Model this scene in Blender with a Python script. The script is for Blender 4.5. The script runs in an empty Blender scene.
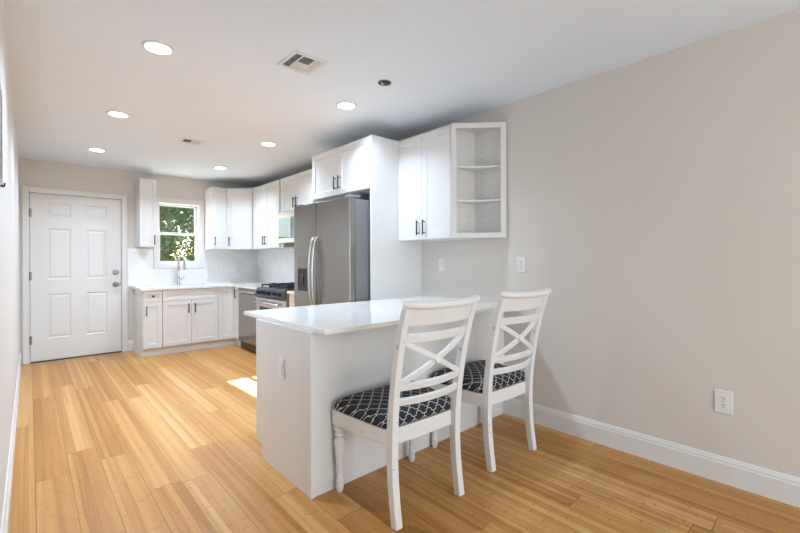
import bpy, bmesh, math, random
from mathutils import Vector, Matrix
random.seed(7)
PI = math.pi
sc = bpy.context.scene
COL = sc.collection

# ------------------------------------------------------------------ camera
TH = .7374
cam_d = bpy.data.cameras.new('camera')
cam_d.sensor_fit = 'HORIZONTAL'; cam_d.sensor_width = 36.0
cam_d.lens = 36.0 * 408.04 / 800.0
cam_d.shift_y = -5.72 / 800.0
cam_d.clip_start = .02; cam_d.clip_end = 200
cam = bpy.data.objects.new('camera', cam_d); COL.objects.link(cam)
cam.matrix_world = (Matrix.Translation((0, 0, 1.2047)) @ Matrix.Rotation(-TH, 4, 'Z')
                    @ Matrix.Rotation(PI / 2, 4, 'X') @ Matrix.Rotation(-.0032, 4, 'Z'))
sc.camera = cam

# ------------------------------------------------------------------ world, sun, rear fill light, exposure
DOWNLIGHT = 5.6          # watts of each ceiling lamp
LAMP_COLOR = (.775, .96, 1.19)
w = bpy.data.worlds.new('sky'); sc.world = w; w.use_nodes = True
wn = w.node_tree
bg = wn.nodes['Background']
sky = wn.nodes.new('ShaderNodeTexSky'); sky.sky_type = 'NISHITA'
sky.sun_disc = False; sky.sun_elevation = math.radians(35); sky.sun_rotation = math.radians(20)
sky.dust_density = 2.0; sky.air_density = 1.0
wn.links.new(sky.outputs[0], bg.inputs[0]); bg.inputs[1].default_value = .19

sun_d = bpy.data.lights.new('sun', 'SUN'); sun_d.energy = 36; sun_d.angle = math.radians(.6)
sun_d.color = (1, .96, .88)
sun = bpy.data.objects.new('sun', sun_d); COL.objects.link(sun)
sun.rotation_euler = Vector((.09, -2.36, -1.2)).to_track_quat('-Z', 'Y').to_euler()
sun.location = (1.4, 20, 12)

def area(name, loc, target, sx, sy, power, color):
    d = bpy.data.lights.new(name, 'AREA'); d.shape = 'RECTANGLE'; d.size = sx; d.size_y = sy
    d.energy = power; d.color = color
    o = bpy.data.objects.new(name, d); COL.objects.link(o); o.location = loc
    o.rotation_euler = (Vector(target) - Vector(loc)).to_track_quat('-Z', 'Y').to_euler()
    return o
# fill light added behind the camera, set in the unseen rear opening
area('rear_fill_light', (1.35, -2.66, 1.25), (1.35, 2, 1.9), 1.9, 1.9, 36, (.94, .985, 1.03))

sc.view_settings.view_transform = 'Standard'
sc.view_settings.look = 'None'
sc.view_settings.exposure = 1.2
sc.view_settings.gamma = 1.0
sc.view_settings.use_curve_mapping = False

# ------------------------------------------------------------------ room numbers
XL, XR, YB, YR, H = -.087, 2.778, 6.537, -2.6, 2.43
ZC = .872       # worktop height
ZP = .868       # peninsula worktop height

# ------------------------------------------------------------------ materials
def new_mat(name):
    m = bpy.data.materials.new(name); m.use_nodes = True
    nt = m.node_tree
    return m, nt, nt.nodes['Principled BSDF']

class G:
    """short-hand for building node graphs"""
    def __init__(s, nt): s.nt = nt
    def node(s, t, **kw):
        n = s.nt.nodes.new(t)
        for k, v in kw.items(): setattr(n, k, v)
        return n
    def put(s, sock, v):
        if isinstance(v, bpy.types.NodeSocket): s.nt.links.new(v, sock)
        else: sock.default_value = v
    def math(s, op, a, b=0.0, c=0.0):
        n = s.node('ShaderNodeMath', operation=op)
        s.put(n.inputs[0], a); s.put(n.inputs[1], b); s.put(n.inputs[2], c)
        return n.outputs[0]
    def mix(s, f, a, b):
        n = s.node('ShaderNodeMix', data_type='RGBA')
        s.put(n.inputs[0], f); s.put(n.inputs[6], a); s.put(n.inputs[7], b)
        return n.outputs[2]
    def obj(s):
        return s.node('ShaderNodeTexCoord').outputs['Object']
    def xyz(s, v):
        n = s.node('ShaderNodeSeparateXYZ'); s.put(n.inputs[0], v); return n.outputs
    def vec(s, x, y, z):
        n = s.node('ShaderNodeCombineXYZ')
        for i, v in enumerate((x, y, z)): s.put(n.inputs[i], v)
        return n.outputs[0]
    def noise(s, v, scale, detail=2.0, rough=.5, dist=0.0):
        n = s.node('ShaderNodeTexNoise'); s.put(n.inputs['Vector'], v)
        n.inputs['Scale'].default_value = scale; n.inputs['Detail'].default_value = detail
        n.inputs['Roughness'].default_value = rough; n.inputs['Distortion'].default_value = dist
        return n.outputs[0]
    def white(s, v):
        n = s.node('ShaderNodeTexWhiteNoise', noise_dimensions='3D'); s.put(n.inputs['Vector'], v)
        return n.outputs[0]
    def ramp(s, f, stops):
        n = s.node('ShaderNodeValToRGB'); s.put(n.inputs[0], f)
        e = n.color_ramp.elements
        while len(e) < len(stops): e.new(.5)
        for el, (p, c) in zip(e, stops):
            el.position = p; el.color = c if len(c) == 4 else (*c, 1)
        return n.outputs[0]
    def bump(s, h, strength, dist=.002):
        n = s.node('ShaderNodeBump'); s.put(n.inputs['Height'], h)
        n.inputs['Strength'].default_value = strength; n.inputs['Distance'].default_value = dist
        return n.outputs[0]

def rgb(r, g, b): return (r, g, b, 1)

def paint(name, c, rough=.5, var=.03, scale=6.0, bump=0.0, bscale=400):
    m, nt, p = new_mat(name); g = G(nt); o = g.obj()
    f = g.noise(o, scale, 3)
    lo = tuple(max(0, v * (1 - var)) for v in c); hi = tuple(min(1, v * (1 + var)) for v in c)
    nt.links.new(g.mix(f, rgb(*lo), rgb(*hi)), p.inputs['Base Color'])
    p.inputs['Roughness'].default_value = rough
    if bump: nt.links.new(g.bump(g.noise(o, bscale, 2), bump, .001), p.inputs['Normal'])
    return m

def metal(name, c, rough=.28, stretch=(400, 400, 4), bump=.05, var=.1, wavy=0.0):
    m, nt, p = new_mat(name); g = G(nt); x = g.xyz(g.obj())
    v = g.vec(g.math('MULTIPLY', x[0], stretch[0]), g.math('MULTIPLY', x[1], stretch[1]), g.math('MULTIPLY', x[2], stretch[2]))
    f = g.noise(v, 1.0, 3)
    nt.links.new(g.mix(f, rgb(*[k * (1 - var) for k in c]), rgb(*[min(1, k * (1 + var)) for k in c])), p.inputs['Base Color'])
    p.inputs['Metallic'].default_value = 1.0; p.inputs['Roughness'].default_value = rough
    hgt = g.math('ADD', f, g.math('MULTIPLY', g.noise(g.obj(), 5.0, 3), wavy)) if wavy else f
    nt.links.new(g.bump(hgt, bump, .0005), p.inputs['Normal'])
    return m

def glass_mat(name, tint=(1, 1, 1), refl=.9):
    m = bpy.data.materials.new(name); m.use_nodes = True; nt = m.node_tree
    nt.nodes.remove(nt.nodes['Principled BSDF']); out = nt.nodes['Material Output']
    t = nt.nodes.new('ShaderNodeBsdfTransparent'); t.inputs[0].default_value = (*tint, 1)
    gl = nt.nodes.new('ShaderNodeBsdfGlossy'); gl.inputs['Roughness'].default_value = .02
    gl.inputs[0].default_value = (refl, refl, refl, 1)
    fr = nt.nodes.new('ShaderNodeFresnel'); fr.inputs[0].default_value = 1.45
    mx = nt.nodes.new('ShaderNodeMixShader')
    nt.links.new(fr.outputs[0], mx.inputs[0]); nt.links.new(t.outputs[0], mx.inputs[1])
    nt.links.new(gl.outputs[0], mx.inputs[2]); nt.links.new(mx.outputs[0], out.inputs[0])
    return m

def emit(name, c, s):
    m, nt, p = new_mat(name)
    p.inputs['Base Color'].default_value = (.8, .8, .8, 1)
    p.inputs['Emission Color'].default_value = (*c, 1); p.inputs['Emission Strength'].default_value = s
    return m

def floor_material():
    m, nt, p = new_mat('bamboo_planks'); g = G(nt); x = g.xyz(g.obj())
    px = g.math('ADD', x[0], 3.087); py = g.math('ADD', x[1], 20.0)
    W, L, NS = .148, 1.83, 6
    cx = g.math('DIVIDE', px, W); row = g.math('FLOOR', cx); fx = g.math('FRACT', cx)
    off = g.math('MULTIPLY', g.white(g.vec(row, 3.0, 1.0)), L)
    cy = g.math('DIVIDE', g.math('ADD', py, off), L); seg = g.math('FLOOR', cy); fy = g.math('FRACT', cy)
    tone = g.white(g.vec(row, seg, 7.0))
    sx = g.math('MULTIPLY', fx, float(NS)); strip = g.math('FLOOR', sx); fs = g.math('FRACT', sx)
    sid = g.math('ADD', g.math('MULTIPLY', row, 10.0), strip)
    stone = g.white(g.vec(sid, seg, 2.0))
    # bamboo knuckles: a dark dash across a strip, at a spacing of its own
    kn = g.math('FRACT', g.math('ADD', g.math('DIVIDE', py, .29), g.math('MULTIPLY', g.white(g.vec(sid, seg, 5.0)), 9.0)))
    kd = g.math('ADD', g.math('ABSOLUTE', g.math('SUBTRACT', kn, .5)), g.math('MULTIPLY', g.math('SUBTRACT', g.noise(g.obj(), 70.0, 2), .5), .05))
    knot = g.math('MULTIPLY', g.math('LESS_THAN', kd, .016), g.math('GREATER_THAN', g.white(g.vec(sid, seg, 8.0)), .25))
    grain = g.noise(g.vec(g.math('MULTIPLY', x[0], 160.0), g.math('MULTIPLY', x[1], 2.2), tone), 1.0, 4, .6)
    band = g.noise(g.vec(g.math('MULTIPLY', x[0], 30.0), g.math('MULTIPLY', x[1], .7), g.math('MULTIPLY', tone, 30.0)), 1.0, 2)
    f = g.math('ADD', g.math('MULTIPLY', tone, .27), g.math('ADD', g.math('MULTIPLY', stone, .22), g.math('ADD', g.math('MULTIPLY', grain, .42), g.math('MULTIPLY', band, .42))))
    col = g.ramp(f, [(.28, (.24, .088, .014)), (.52, (.42, .186, .040)), (.74, (.54, .273, .080)), (1.0, (.67, .41, .17))])
    col = g.mix(g.math('MULTIPLY', knot, .34), col, rgb(.20, .085, .022))
    ex = g.math('MINIMUM', fx, g.math('SUBTRACT', 1.0, fx)); ey = g.math('MINIMUM', fy, g.math('SUBTRACT', 1.0, fy))
    seam = g.math('MAXIMUM', g.math('LESS_THAN', ex, .010), g.math('LESS_THAN', ey, .0011))
    col = g.mix(g.math('MULTIPLY', seam, g.math('ADD', .45, g.math('MULTIPLY', stone, .4))), col, rgb(.11, .045, .012))
    nt.links.new(col, p.inputs['Base Color'])
    nt.links.new(g.math('ADD', .30, g.math('MULTIPLY', grain, .16)), p.inputs['Roughness'])
    nt.links.new(g.bump(g.math('ADD', g.math('MULTIPLY', seam, -1.0), g.math('MULTIPLY', g.noise(g.obj(), 9.0, 2), .35)), .16, .0015), p.inputs['Normal'])
    p.inputs['Specular IOR Level'].default_value = .36
    return m

def quartz_material():
    m, nt, p = new_mat('white_quartz'); g = G(nt); o = g.obj()
    n = g.noise(o, 2.1, 5, .55, 1.2)
    vein = g.math('ABSOLUTE', g.math('SUBTRACT', n, .5))
    v = g.math('SUBTRACT', 1.0, g.math('MINIMUM', 1.0, g.math('MULTIPLY', vein, 38.0)))
    v = g.math('MULTIPLY', v, g.noise(o, 1.3, 1))
    nt.links.new(g.mix(g.math('MULTIPLY', v, .45), rgb(.85, .825, .785), rgb(.64, .625, .60)), p.inputs['Base Color'])
    p.inputs['Roughness'].default_value = .12; p.inputs['Coat Weight'].default_value = .2
    return m

def tile_material():
    m, nt, p = new_mat('marble_tile'); g = G(nt); x = g.xyz(g.obj())
    u = g.math('ADD', x[0], g.math('MULTIPLY', x[1], -1.0)); v = g.vec(u, x[2], 0.0)
    b = g.node('ShaderNodeTexBrick'); nt.links.new(v, b.inputs['Vector'])
    b.inputs['Scale'].default_value = 1.0; b.inputs['Brick Width'].default_value = .305; b.inputs['Row Height'].default_value = .102
    b.inputs['Mortar Size'].default_value = .0018; b.inputs['Color1'].default_value = (1, 1, 1, 1)
    b.inputs['Color2'].default_value = (.94, .94, .94, 1); b.inputs['Mortar'].default_value = (.90, .90, .90, 1)
    n = g.noise(g.obj(), 3.2, 5, .6, 1.5)
    vein = g.math('SUBTRACT', 1.0, g.math('MINIMUM', 1.0, g.math('MULTIPLY', g.math('ABSOLUTE', g.math('SUBTRACT', n, .5)), 16.0)))
    base = g.mix(g.math('MULTIPLY', vein, .35), rgb(.88, .88, .88), rgb(.76, .765, .775))
    mx = g.node('ShaderNodeMix', data_type='RGBA', blend_type='MULTIPLY'); mx.inputs[0].default_value = 1
    nt.links.new(base, mx.inputs[6]); nt.links.new(b.outputs['Color'], mx.inputs[7])
    nt.links.new(mx.outputs[2], p.inputs['Base Color'])
    p.inputs['Roughness'].default_value = .19
    return m

def trellis_material():
    m, nt, p = new_mat('navy_trellis_fabric'); g = G(nt); x = g.xyz(g.obj())
    K = 1 / .054
    yy_ = g.math('ADD', x[1], x[2])
    a = g.math('MULTIPLY', g.math('ADD', g.math('MULTIPLY', x[0], 1.18), yy_), K * .70)
    b = g.math('MULTIPLY', g.math('SUBTRACT', g.math('MULTIPLY', x[0], 1.18), yy_), K * .70)
    sa = g.math('MULTIPLY', g.math('SINE', g.math('MULTIPLY', b, 4 * PI)), .055)
    sb = g.math('MULTIPLY', g.math('SINE', g.math('MULTIPLY', a, 4 * PI)), .055)
    la = g.math('ABSOLUTE', g.math('SUBTRACT', g.math('FRACT', g.math('ADD', g.math('ADD', a, sa), 40.0)), .5))
    lb = g.math('ABSOLUTE', g.math('SUBTRACT', g.math('FRACT', g.math('ADD', g.math('ADD', b, sb), 40.0)), .5))
    d = g.math('MINIMUM', la, lb)
    line = g.math('LESS_THAN', d, .047)
    weave = g.noise(g.obj(), 900.0, 1)
    dark = g.mix(weave, rgb(.008, .011, .022), rgb(.020, .026, .045))
    nt.links.new(g.mix(line, dark, rgb(.50, .47, .40)), p.inputs['Base Color'])
    p.inputs['Roughness'].default_value = .9
    nt.links.new(g.bump(g.math('ADD', weave, line), .2, .001), p.inputs['Normal'])
    return m

def distressed_paint():
    m, nt, p = new_mat('distressed_white_paint'); g = G(nt); o = g.obj()
    n = g.noise(o, 26.0, 6, .75); n2 = g.noise(o, 7.0, 2)
    chip = g.math('GREATER_THAN', g.math('ADD', n, g.math('MULTIPLY', n2, .35)), .84)
    geo = g.node('ShaderNodeNewGeometry')
    edge = g.math('GREATER_THAN', g.math('ADD', g.math('MULTIPLY', g.math('SUBTRACT', geo.outputs['Pointiness'], .5), 2.0), g.math('MULTIPLY', n, .5)), .52)
    f = g.math('MULTIPLY', g.math('MAXIMUM', chip, g.math('MULTIPLY', edge, .6)), .55)
    base = g.mix(n2, rgb(.72, .72, .71), rgb(.80, .80, .79))
    nt.links.new(g.mix(f, base, rgb(.24, .19, .15)), p.inputs['Base Color'])
    p.inputs['Roughness'].default_value = .42
    return m

M = {}
M['wall'] = paint('greige_wall_paint', (.665, .625, .575), .75, .015, 1.5, .05, 260)
M['wall_left'] = paint('pale_wall_paint', (.71, .705, .69), .75, .015, 1.5, .05, 260)
M['ceiling'] = paint('white_ceiling_paint', (.775, .84, .905), .85, .012, 2.0, .06, 200)
M['trim'] = paint('white_trim_paint', (.74, .735, .72), .35, .01)
M['door'] = paint('white_door_paint', (.74, .735, .72), .38, .01)
M['cabinet'] = paint('white_cabinet_paint', (.73, .722, .705), .34, .01)
M['chair'] = distressed_paint()
M['floor'] = floor_material()
M['quartz'] = quartz_material()
M['tile'] = tile_material()
M['fabric'] = trellis_material()
M['steel'] = metal('brushed_steel', (.37, .355, .335), .25, (3, 3, 240), .05, .1, 90.0)
M['steel_h'] = metal('brushed_steel_bright', (.66, .66, .66), .24, (3, 3, 200), .03)
M['grey_case'] = paint('grey_appliance_case', (.19, .19, .195), .45, .05, 60)
M['dark_steel'] = metal('dark_steel', (.13, .13, .135), .3, (3, 240, 3), .03)
M['chrome'] = metal('chrome', (.55, .55, .57), .10, (1, 1, 1), 0.0, .02)
M['nickel'] = metal('satin_nickel', (.30, .275, .255), .3, (20, 20, 20), .02)
M['black_metal'] = paint('black_pull_metal', (.025, .024, .024), .35, .2, 80)
M['iron'] = paint('black_cast_iron', (.014, .014, .015), .5, .2, 200, .2, 500)
M['black'] = paint('black_plastic', (.018, .018, .02), .3, .1, 80)
M['dark_glass'] = paint('dark_glass', (.012, .014, .016), .06, .05, 10)
M['mw_glass'] = metal('mirrored_door_glass', (.20, .25, .285), .05, (1, 1, 1), 0.0, .03)  # blue of the reflected window is put into the base colour
M['plastic'] = paint('white_plastic', (.78, .78, .77), .35, .01, 60)
M['slot'] = paint('dark_slot', (.03, .03, .03), .6, .1, 80)
M['glass'] = glass_mat('clear_window_glass')
M['lens'] = emit('lit_lamp_lens', (1, .98, .95), 9.0)
M['vent'] = paint('white_vent_metal', (.74, .74, .73), .45, .02, 60)
M['duct'] = paint('dark_duct', (.06, .055, .05), .8, .2, 60)
M['bark'] = paint('bark', (.10, .07, .045), .9, .3, 30, .4, 60)
M['leaf'] = paint('green_leaves', (.065, .115, .04), .55, .45, 3.0)
M['leaf_dark'] = paint('dark_green_leaves', (.035, .065, .03), .6, .4, 3.0)
M['grass'] = paint('lawn_grass', (.10, .17, .05), .9, .3, 4.0)
M['copper'] = paint('copper_wire', (.30, .16, .09), .4, .2, 80)

# ------------------------------------------------------------------ mesh helpers
def box(bm, x0, x1, y0, y1, z0, z1):
    v = [bm.verts.new(p) for p in ((x0, y0, z0), (x1, y0, z0), (x1, y1, z0), (x0, y1, z0),
                                   (x0, y0, z1), (x1, y0, z1), (x1, y1, z1), (x0, y1, z1))]
    for f in ((0, 3, 2, 1), (4, 5, 6, 7), (0, 1, 5, 4), (1, 2, 6, 5), (2, 3, 7, 6), (3, 0, 4, 7)):
        bm.faces.new([v[i] for i in f])

def prism(bm, poly, z0, z1):
    a = [bm.verts.new((x, y, z0)) for x, y in poly]; b = [bm.verts.new((x, y, z1)) for x, y in poly]
    n = len(poly)
    bm.faces.new(a[::-1]); bm.faces.new(b)
    for i in range(n): bm.faces.new((a[i], a[(i + 1) % n], b[(i + 1) % n], b[i]))

def ring_prism(bm, outer, inner, z0, z1):
    n = len(outer)
    q = [[bm.verts.new((x, y, z)) for x, y in poly] for poly in (outer, inner) for z in (z0, z1)]
    o0, o1, i0, i1 = q
    for i in range(n):
        j = (i + 1) % n
        bm.faces.new((o0[i], o0[j], o1[j], o1[i])); bm.faces.new((i0[j], i0[i], i1[i], i1[j]))
        bm.faces.new((o1[i], o1[j], i1[j], i1[i])); bm.faces.new((o0[j], o0[i], i0[i], i0[j]))

def sweep(bm, pts, A, a, b):
    """rectangular bar along pts; A = fixed cross axis, a = half size along A, b = half size across (numbers or lists)"""
    A = Vector(A).normalized(); P = [Vector(p) for p in pts]; n = len(P); rings = []
    for i in range(n):
        t = (P[min(i + 1, n - 1)] - P[max(i - 1, 0)]).normalized()
        B = t.cross(A).normalized(); A2 = B.cross(t).normalized()
        aa = a[i] if isinstance(a, (list, tuple)) else a; bb = b[i] if isinstance(b, (list, tuple)) else b
        rings.append([bm.verts.new(P[i] + A2 * (sa * aa) + B * (sb * bb)) for sa, sb in ((-1, -1), (1, -1), (1, 1), (-1, 1))])
    for r, s in zip(rings, rings[1:]):
        for k in range(4): bm.faces.new((r[k], r[(k + 1) % 4], s[(k + 1) % 4], s[k]))
    bm.faces.new(rings[0][::-1]); bm.faces.new(rings[-1])

def tube(bm, pts, r, seg=10):
    P = [Vector(p) for p in pts]; n = len(P); rings = []; prev = None
    for i in range(n):
        t = (P[min(i + 1, n - 1)] - P[max(i - 1, 0)]).normalized()
        if prev is None:
            up = Vector((0, 0, 1)) if abs(t.z) < .9 else Vector((1, 0, 0))
            B = t.cross(up).normalized()
        else:
            B = (prev - t * prev.dot(t)).normalized()
        prev = B; C = t.cross(B)
        rr = r[i] if isinstance(r, (list, tuple)) else r
        rings.append([bm.verts.new(P[i] + (B * math.cos(k * 2 * PI / seg) + C * math.sin(k * 2 * PI / seg)) * rr) for k in range(seg)])
    for q, s in zip(rings, rings[1:]):
        for k in range(seg): bm.faces.new((q[k], q[(k + 1) % seg], s[(k + 1) % seg], s[k]))
    bm.faces.new(rings[0][::-1]); bm.faces.new(rings[-1])

def lathe(bm, prof, center=(0, 0, 0), axis='Z', seg=20):
    c = Vector(center); rings = []
    def place(r, h, t):
        x, y = r * math.cos(t), r * math.sin(t)
        return c + {'Z': Vector((x, y, h)), 'Y': Vector((x, h, y)), 'X': Vector((h, x, y))}[axis]
    for r, h in prof:
        rings.append([bm.verts.new(place(max(r, 1e-4), h, k * 2 * PI / seg)) for k in range(seg)])
    for q, s in zip(rings, rings[1:]):
        for k in range(seg): bm.faces.new((q[k], q[(k + 1) % seg], s[(k + 1) % seg], s[k]))
    bm.faces.new(rings[0][::-1]); bm.faces.new(rings[-1])

def plate(bm, x0, x1, z0, z1, y, t, panels, profile):
    """a board whose front (-Y side, at y) carries panels; profile = (inset, depth) steps of each panel; t = thickness"""
    xs = sorted({x0, x1} | {p[0] for p in panels} | {p[1] for p in panels})
    zs = sorted({z0, z1} | {p[2] for p in panels} | {p[3] for p in panels})
    V = {}
    def vv(x, yy, z):
        k = (round(x, 5), round(yy, 5), round(z, 5))
        if k not in V: V[k] = bm.verts.new((x, yy, z))
        return V[k]
    for i in range(len(xs) - 1):
        for j in range(len(zs) - 1):
            a, b, c, d = xs[i], xs[i + 1], zs[j], zs[j + 1]
            hit = any(p[0] - 1e-6 <= a and b <= p[1] + 1e-6 and p[2] - 1e-6 <= c and d <= p[3] + 1e-6 for p in panels)
            if not hit: bm.faces.new((vv(a, y, c), vv(b, y, c), vv(b, y, d), vv(a, y, d)))
    for p in panels:
        px0, px1, pz0, pz1 = p
        prev = [(px0, y, pz0), (px1, y, pz0), (px1, y, pz1), (px0, y, pz1)]
        for ins, dep in profile:
            cur = [(px0 + ins, y + dep, pz0 + ins), (px1 - ins, y + dep, pz0 + ins), (px1 - ins, y + dep, pz1 - ins), (px0 + ins, y + dep, pz1 - ins)]
            for k in range(4):
                q = [prev[k], prev[(k + 1) % 4], cur[(k + 1) % 4], cur[k]]
                bm.faces.new([vv(*s) for s in q])
            prev = cur
        bm.faces.new([vv(*s) for s in prev])
    # sides and back; the rim follows the grid cuts so that the board is closed
    for j in range(len(zs) - 1):
        c, d = zs[j], zs[j + 1]
        bm.faces.new((vv(x0, y, d), vv(x0, y + t, d), vv(x0, y + t, c), vv(x0, y, c)))
        bm.faces.new((vv(x1, y, c), vv(x1, y + t, c), vv(x1, y + t, d), vv(x1, y, d)))
    for i in range(len(xs) - 1):
        a, b = xs[i], xs[i + 1]
        bm.faces.new((vv(a, y, z0), vv(a, y + t, z0), vv(b, y + t, z0), vv(b, y, z0)))
        bm.faces.new((vv(b, y, z1), vv(b, y + t, z1), vv(a, y + t, z1), vv(a, y, z1)))
    rim = [vv(x, y + t, z0) for x in xs] + [vv(x1, y + t, z) for z in zs[1:]] + [vv(x, y + t, z1) for x in xs[::-1][1:]] + [vv(x0, y + t, z) for z in zs[::-1][1:-1]]
    bm.faces.new(rim[::-1])

def obj(name, bm, mat, parent=None, bevel=0.0, smooth=False, seg=2, loc=None):
    bmesh.ops.recalc_face_normals(bm, faces=bm.faces)
    me = bpy.data.meshes.new(name); bm.to_mesh(me); bm.free()
    me.materials.append(mat)
    o = bpy.data.objects.new(name, me); COL.objects.link(o)
    if parent: o.parent = parent
    if loc: o.location = loc
    if smooth:
        for p in me.polygons: p.use_smooth = True
    if bevel:
        md = o.modifiers.new('bevel', 'BEVEL'); md.width = bevel; md.segments = seg
        md.limit_method = 'ANGLE'; md.angle_limit = math.radians(40)
    return o

def smooth_by_angle(o, deg=35):
    me = o.data
    for p in me.polygons: p.use_smooth = True
    bm = bmesh.new(); bm.from_mesh(me)
    for e in bm.edges:
        if len(e.link_faces) == 2 and e.calc_face_angle(0) > math.radians(deg): e.smooth = False
    bm.to_mesh(me); bm.free()
    return o

def one(fn, *a, **k):
    bm = bmesh.new(); fn(bm, *a, **k); return bm

def boxes(*bs):
    bm = bmesh.new()
    for b in bs: box(bm, *b)
    return bm

def thing(name, label, cat, loc=(0, 0, 0), rotz=0.0, group=None):
    o = bpy.data.objects.new(name, None); COL.objects.link(o); o.empty_display_size = .1
    o.location = loc; o.rotation_euler = (0, 0, rotz)
    o['label'] = label; o['category'] = cat
    if group: o['group'] = group
    return o

def tag(o, label, cat, group=None, kind=None):
    o['label'] = label; o['category'] = cat
    if group: o['group'] = group
    if kind: o['kind'] = kind
    return o

def struct(o, label=None):
    o['kind'] = 'structure'
    if label: o['label'] = label
    return o

def copy_tree(o, parent=None):
    c = o.copy(); COL.objects.link(c)
    if parent: c.parent = parent
    for ch in list(o.children): copy_tree(ch, c)
    return c

# ------------------------------------------------------------------ the room
T = .12
struct(obj('floor', boxes((XL - .3, XR + .3, YR - .3, YB + .3, -.06, 0)), M['floor']), 'honey coloured bamboo plank floor')
struct(obj('ceiling', boxes((XL - .3, XR + .3, YR - .3, YB + .3, H, H + .1)), M['ceiling']), 'flat white ceiling')
struct(obj('wall_right', boxes((XR, XR + T, YR - T, YB + T, 0, H)), M['wall']), 'long greige wall on the right')
struct(obj('wall_left', boxes((XL - T, XL, YR - T, YB + T, 0, H)), M['wall_left']), 'pale wall at the left edge')
# back wall with a doorway and a window opening
DX0, DX1, DZ = -.006, .918, 2.046
WX0, WX1, WZ0, WZ1 = 1.328, 1.885, 1.165, 2.045
struct(obj('wall_back', boxes((XL, DX0, YB, YB + T, 0, H), (DX0, DX1, YB, YB + T, DZ, H), (DX1, WX0, YB, YB + T, 0, H),
                              (WX0, WX1, YB, YB + T, 0, WZ0), (WX0, WX1, YB, YB + T, WZ1, H), (WX1, XR, YB, YB + T, 0, H)), M['wall']),
       'greige back wall with the white door and kitchen window')
# rear wall (behind the camera) with an unseen window opening added for the light
RX0, RX1, RZ0, RZ1 = .35, 2.35, .25, 2.15
struct(obj('wall_rear', boxes((XL, RX0, YR - T, YR, 0, H), (RX1, XR, YR - T, YR, 0, H), (RX0, RX1, YR - T, YR, 0, RZ0), (RX0, RX1, YR - T, YR, RZ1, H)), M['wall']))
win2 = struct(obj('window_2', boxes((RX0, RX0 + .05, YR - .09, YR - .03, RZ0, RZ1), (RX1 - .05, RX1, YR - .09, YR - .03, RZ0, RZ1),
                                    (RX0 + .05, RX1 - .05, YR - .09, YR - .03, RZ0, RZ0 + .05), (RX0 + .05, RX1 - .05, YR - .09, YR - .03, RZ1 - .05, RZ1)), M['trim']))
obj('pane', boxes((RX0 + .05, RX1 - .05, YR - .062, YR - .058, RZ0 + .05, RZ1 - .05)), M['glass'], win2)

def base_profile(bm, pts, h=.14):
    """skirting swept along straight pts [(x,y),(x,y)], thickness grows to the left of travel; moulded top"""
    (x0, y0), (x1, y1) = pts
    d = Vector((x1 - x0, y1 - y0, 0)).normalized(); n = Vector((-d.y, d.x, 0))
    prof = [(0, 0), (.016, 0), (.016, h - .034), (.0125, h - .030), (.0125, h - .020), (.009, h - .012), (.006, h - .003), (.004, h), (0, h)]
    A = [bm.verts.new((x0 + n.x * a, y0 + n.y * a, z)) for a, z in prof]; B = [bm.verts.new((x1 + n.x * a, y1 + n.y * a, z)) for a, z in prof]
    m = len(prof)
    for i in range(m): bm.faces.new((A[i], A[(i + 1) % m], B[(i + 1) % m], B[i]))
    bm.faces.new(A[::-1]); bm.faces.new(B)
struct(obj('baseboard_right', one(base_profile, [(XR, YR), (XR, 1.832)]), M['trim']), 'white moulded baseboard along the right wall')
struct(obj('baseboard_left', one(base_profile, [(XL, YB), (XL, YR)]), M['trim']), 'white baseboard along the left wall')
struct(obj('baseboard_back', one(base_profile, [(1.045, YB), (.978, YB)]), M['trim']), 'short white baseboard between door casing and cabinet')

# front door: casing and jamb, slab with six raised panels, hardware
trim1 = struct(obj('trim_1', boxes((-.062, .008 - .012, YB - .018, YB, 0, 2.098), (.912 + .004, .976, YB - .018, YB, 0, 2.098), (-.004, .916, YB - .018, YB, 2.034, 2.098),
                                   (DX0, .003, YB, YB + .10, 0, DZ), (.911, DX1, YB, YB + .10, 0, DZ), (.003, .911, YB, YB + .10, 2.034, DZ), (.003, .022, YB + .047, YB + .10, 0, 2.034), (.892, .911, YB + .047, YB + .10, 0, 2.034), (.022, .892, YB + .047, YB + .10, 2.012, 2.034)), M['trim'], bevel=.003),
               'white casing around the white door')
bm = bmesh.new()
pr = [(.010, .008), (.020, .008), (.038, .002)]
plate(bm, .007, .907, .014, 2.030, YB + .006, .04,
      [(a, b, c, d) for a, b in ((.160, .385), (.530, .755)) for c, d in ((.275, .815), (.99, 1.61), (1.755, 1.925))], pr)
door = struct(obj('door_1', bm, M['door']), 'white six panel door with two nickel knobs')
for zc in (1.79, 1.035, .27):
    bm = bmesh.new(); tube(bm, [(.0035, YB - .004, zc - .05), (.0035, YB - .004, zc + .05)], .0065, 10)
    box(bm, .007, .022, YB + .001, YB + .0055, zc - .05, zc + .05)
    obj('hinge', bm, M['nickel'], door)
for zc, nm in ((1.068, 'deadbolt'), (.905, 'knob')):
    bm = bmesh.new()
    if nm == 'knob':
        lathe(bm, [(.033, .006), (.033, -.004), (.012, -.008), (.011, -.028), (.022, -.036), (.028, -.048), (.026, -.060), (.012, -.066)], (.845, YB, zc), 'Y', 24)
    else:
        lathe(bm, [(.031, .006), (.031, -.006), (.026, -.014), (.012, -.016)], (.845, YB, zc), 'Y', 24)
        box(bm, .832, .858, YB - .030, YB - .014, zc - .005, zc + .005)
    smooth_by_angle(obj(nm, bm, M['nickel'], door))
bm = boxes((.885, .9105, YB - .0005, YB + .0055, .885, .925)); obj('latch_plate', bm, M['nickel'], door)
struct(obj('trim_2', boxes((.003, .911, YB - .01, YB + .1, 0, .010)), M['duct']), 'dark threshold under the door')

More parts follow.
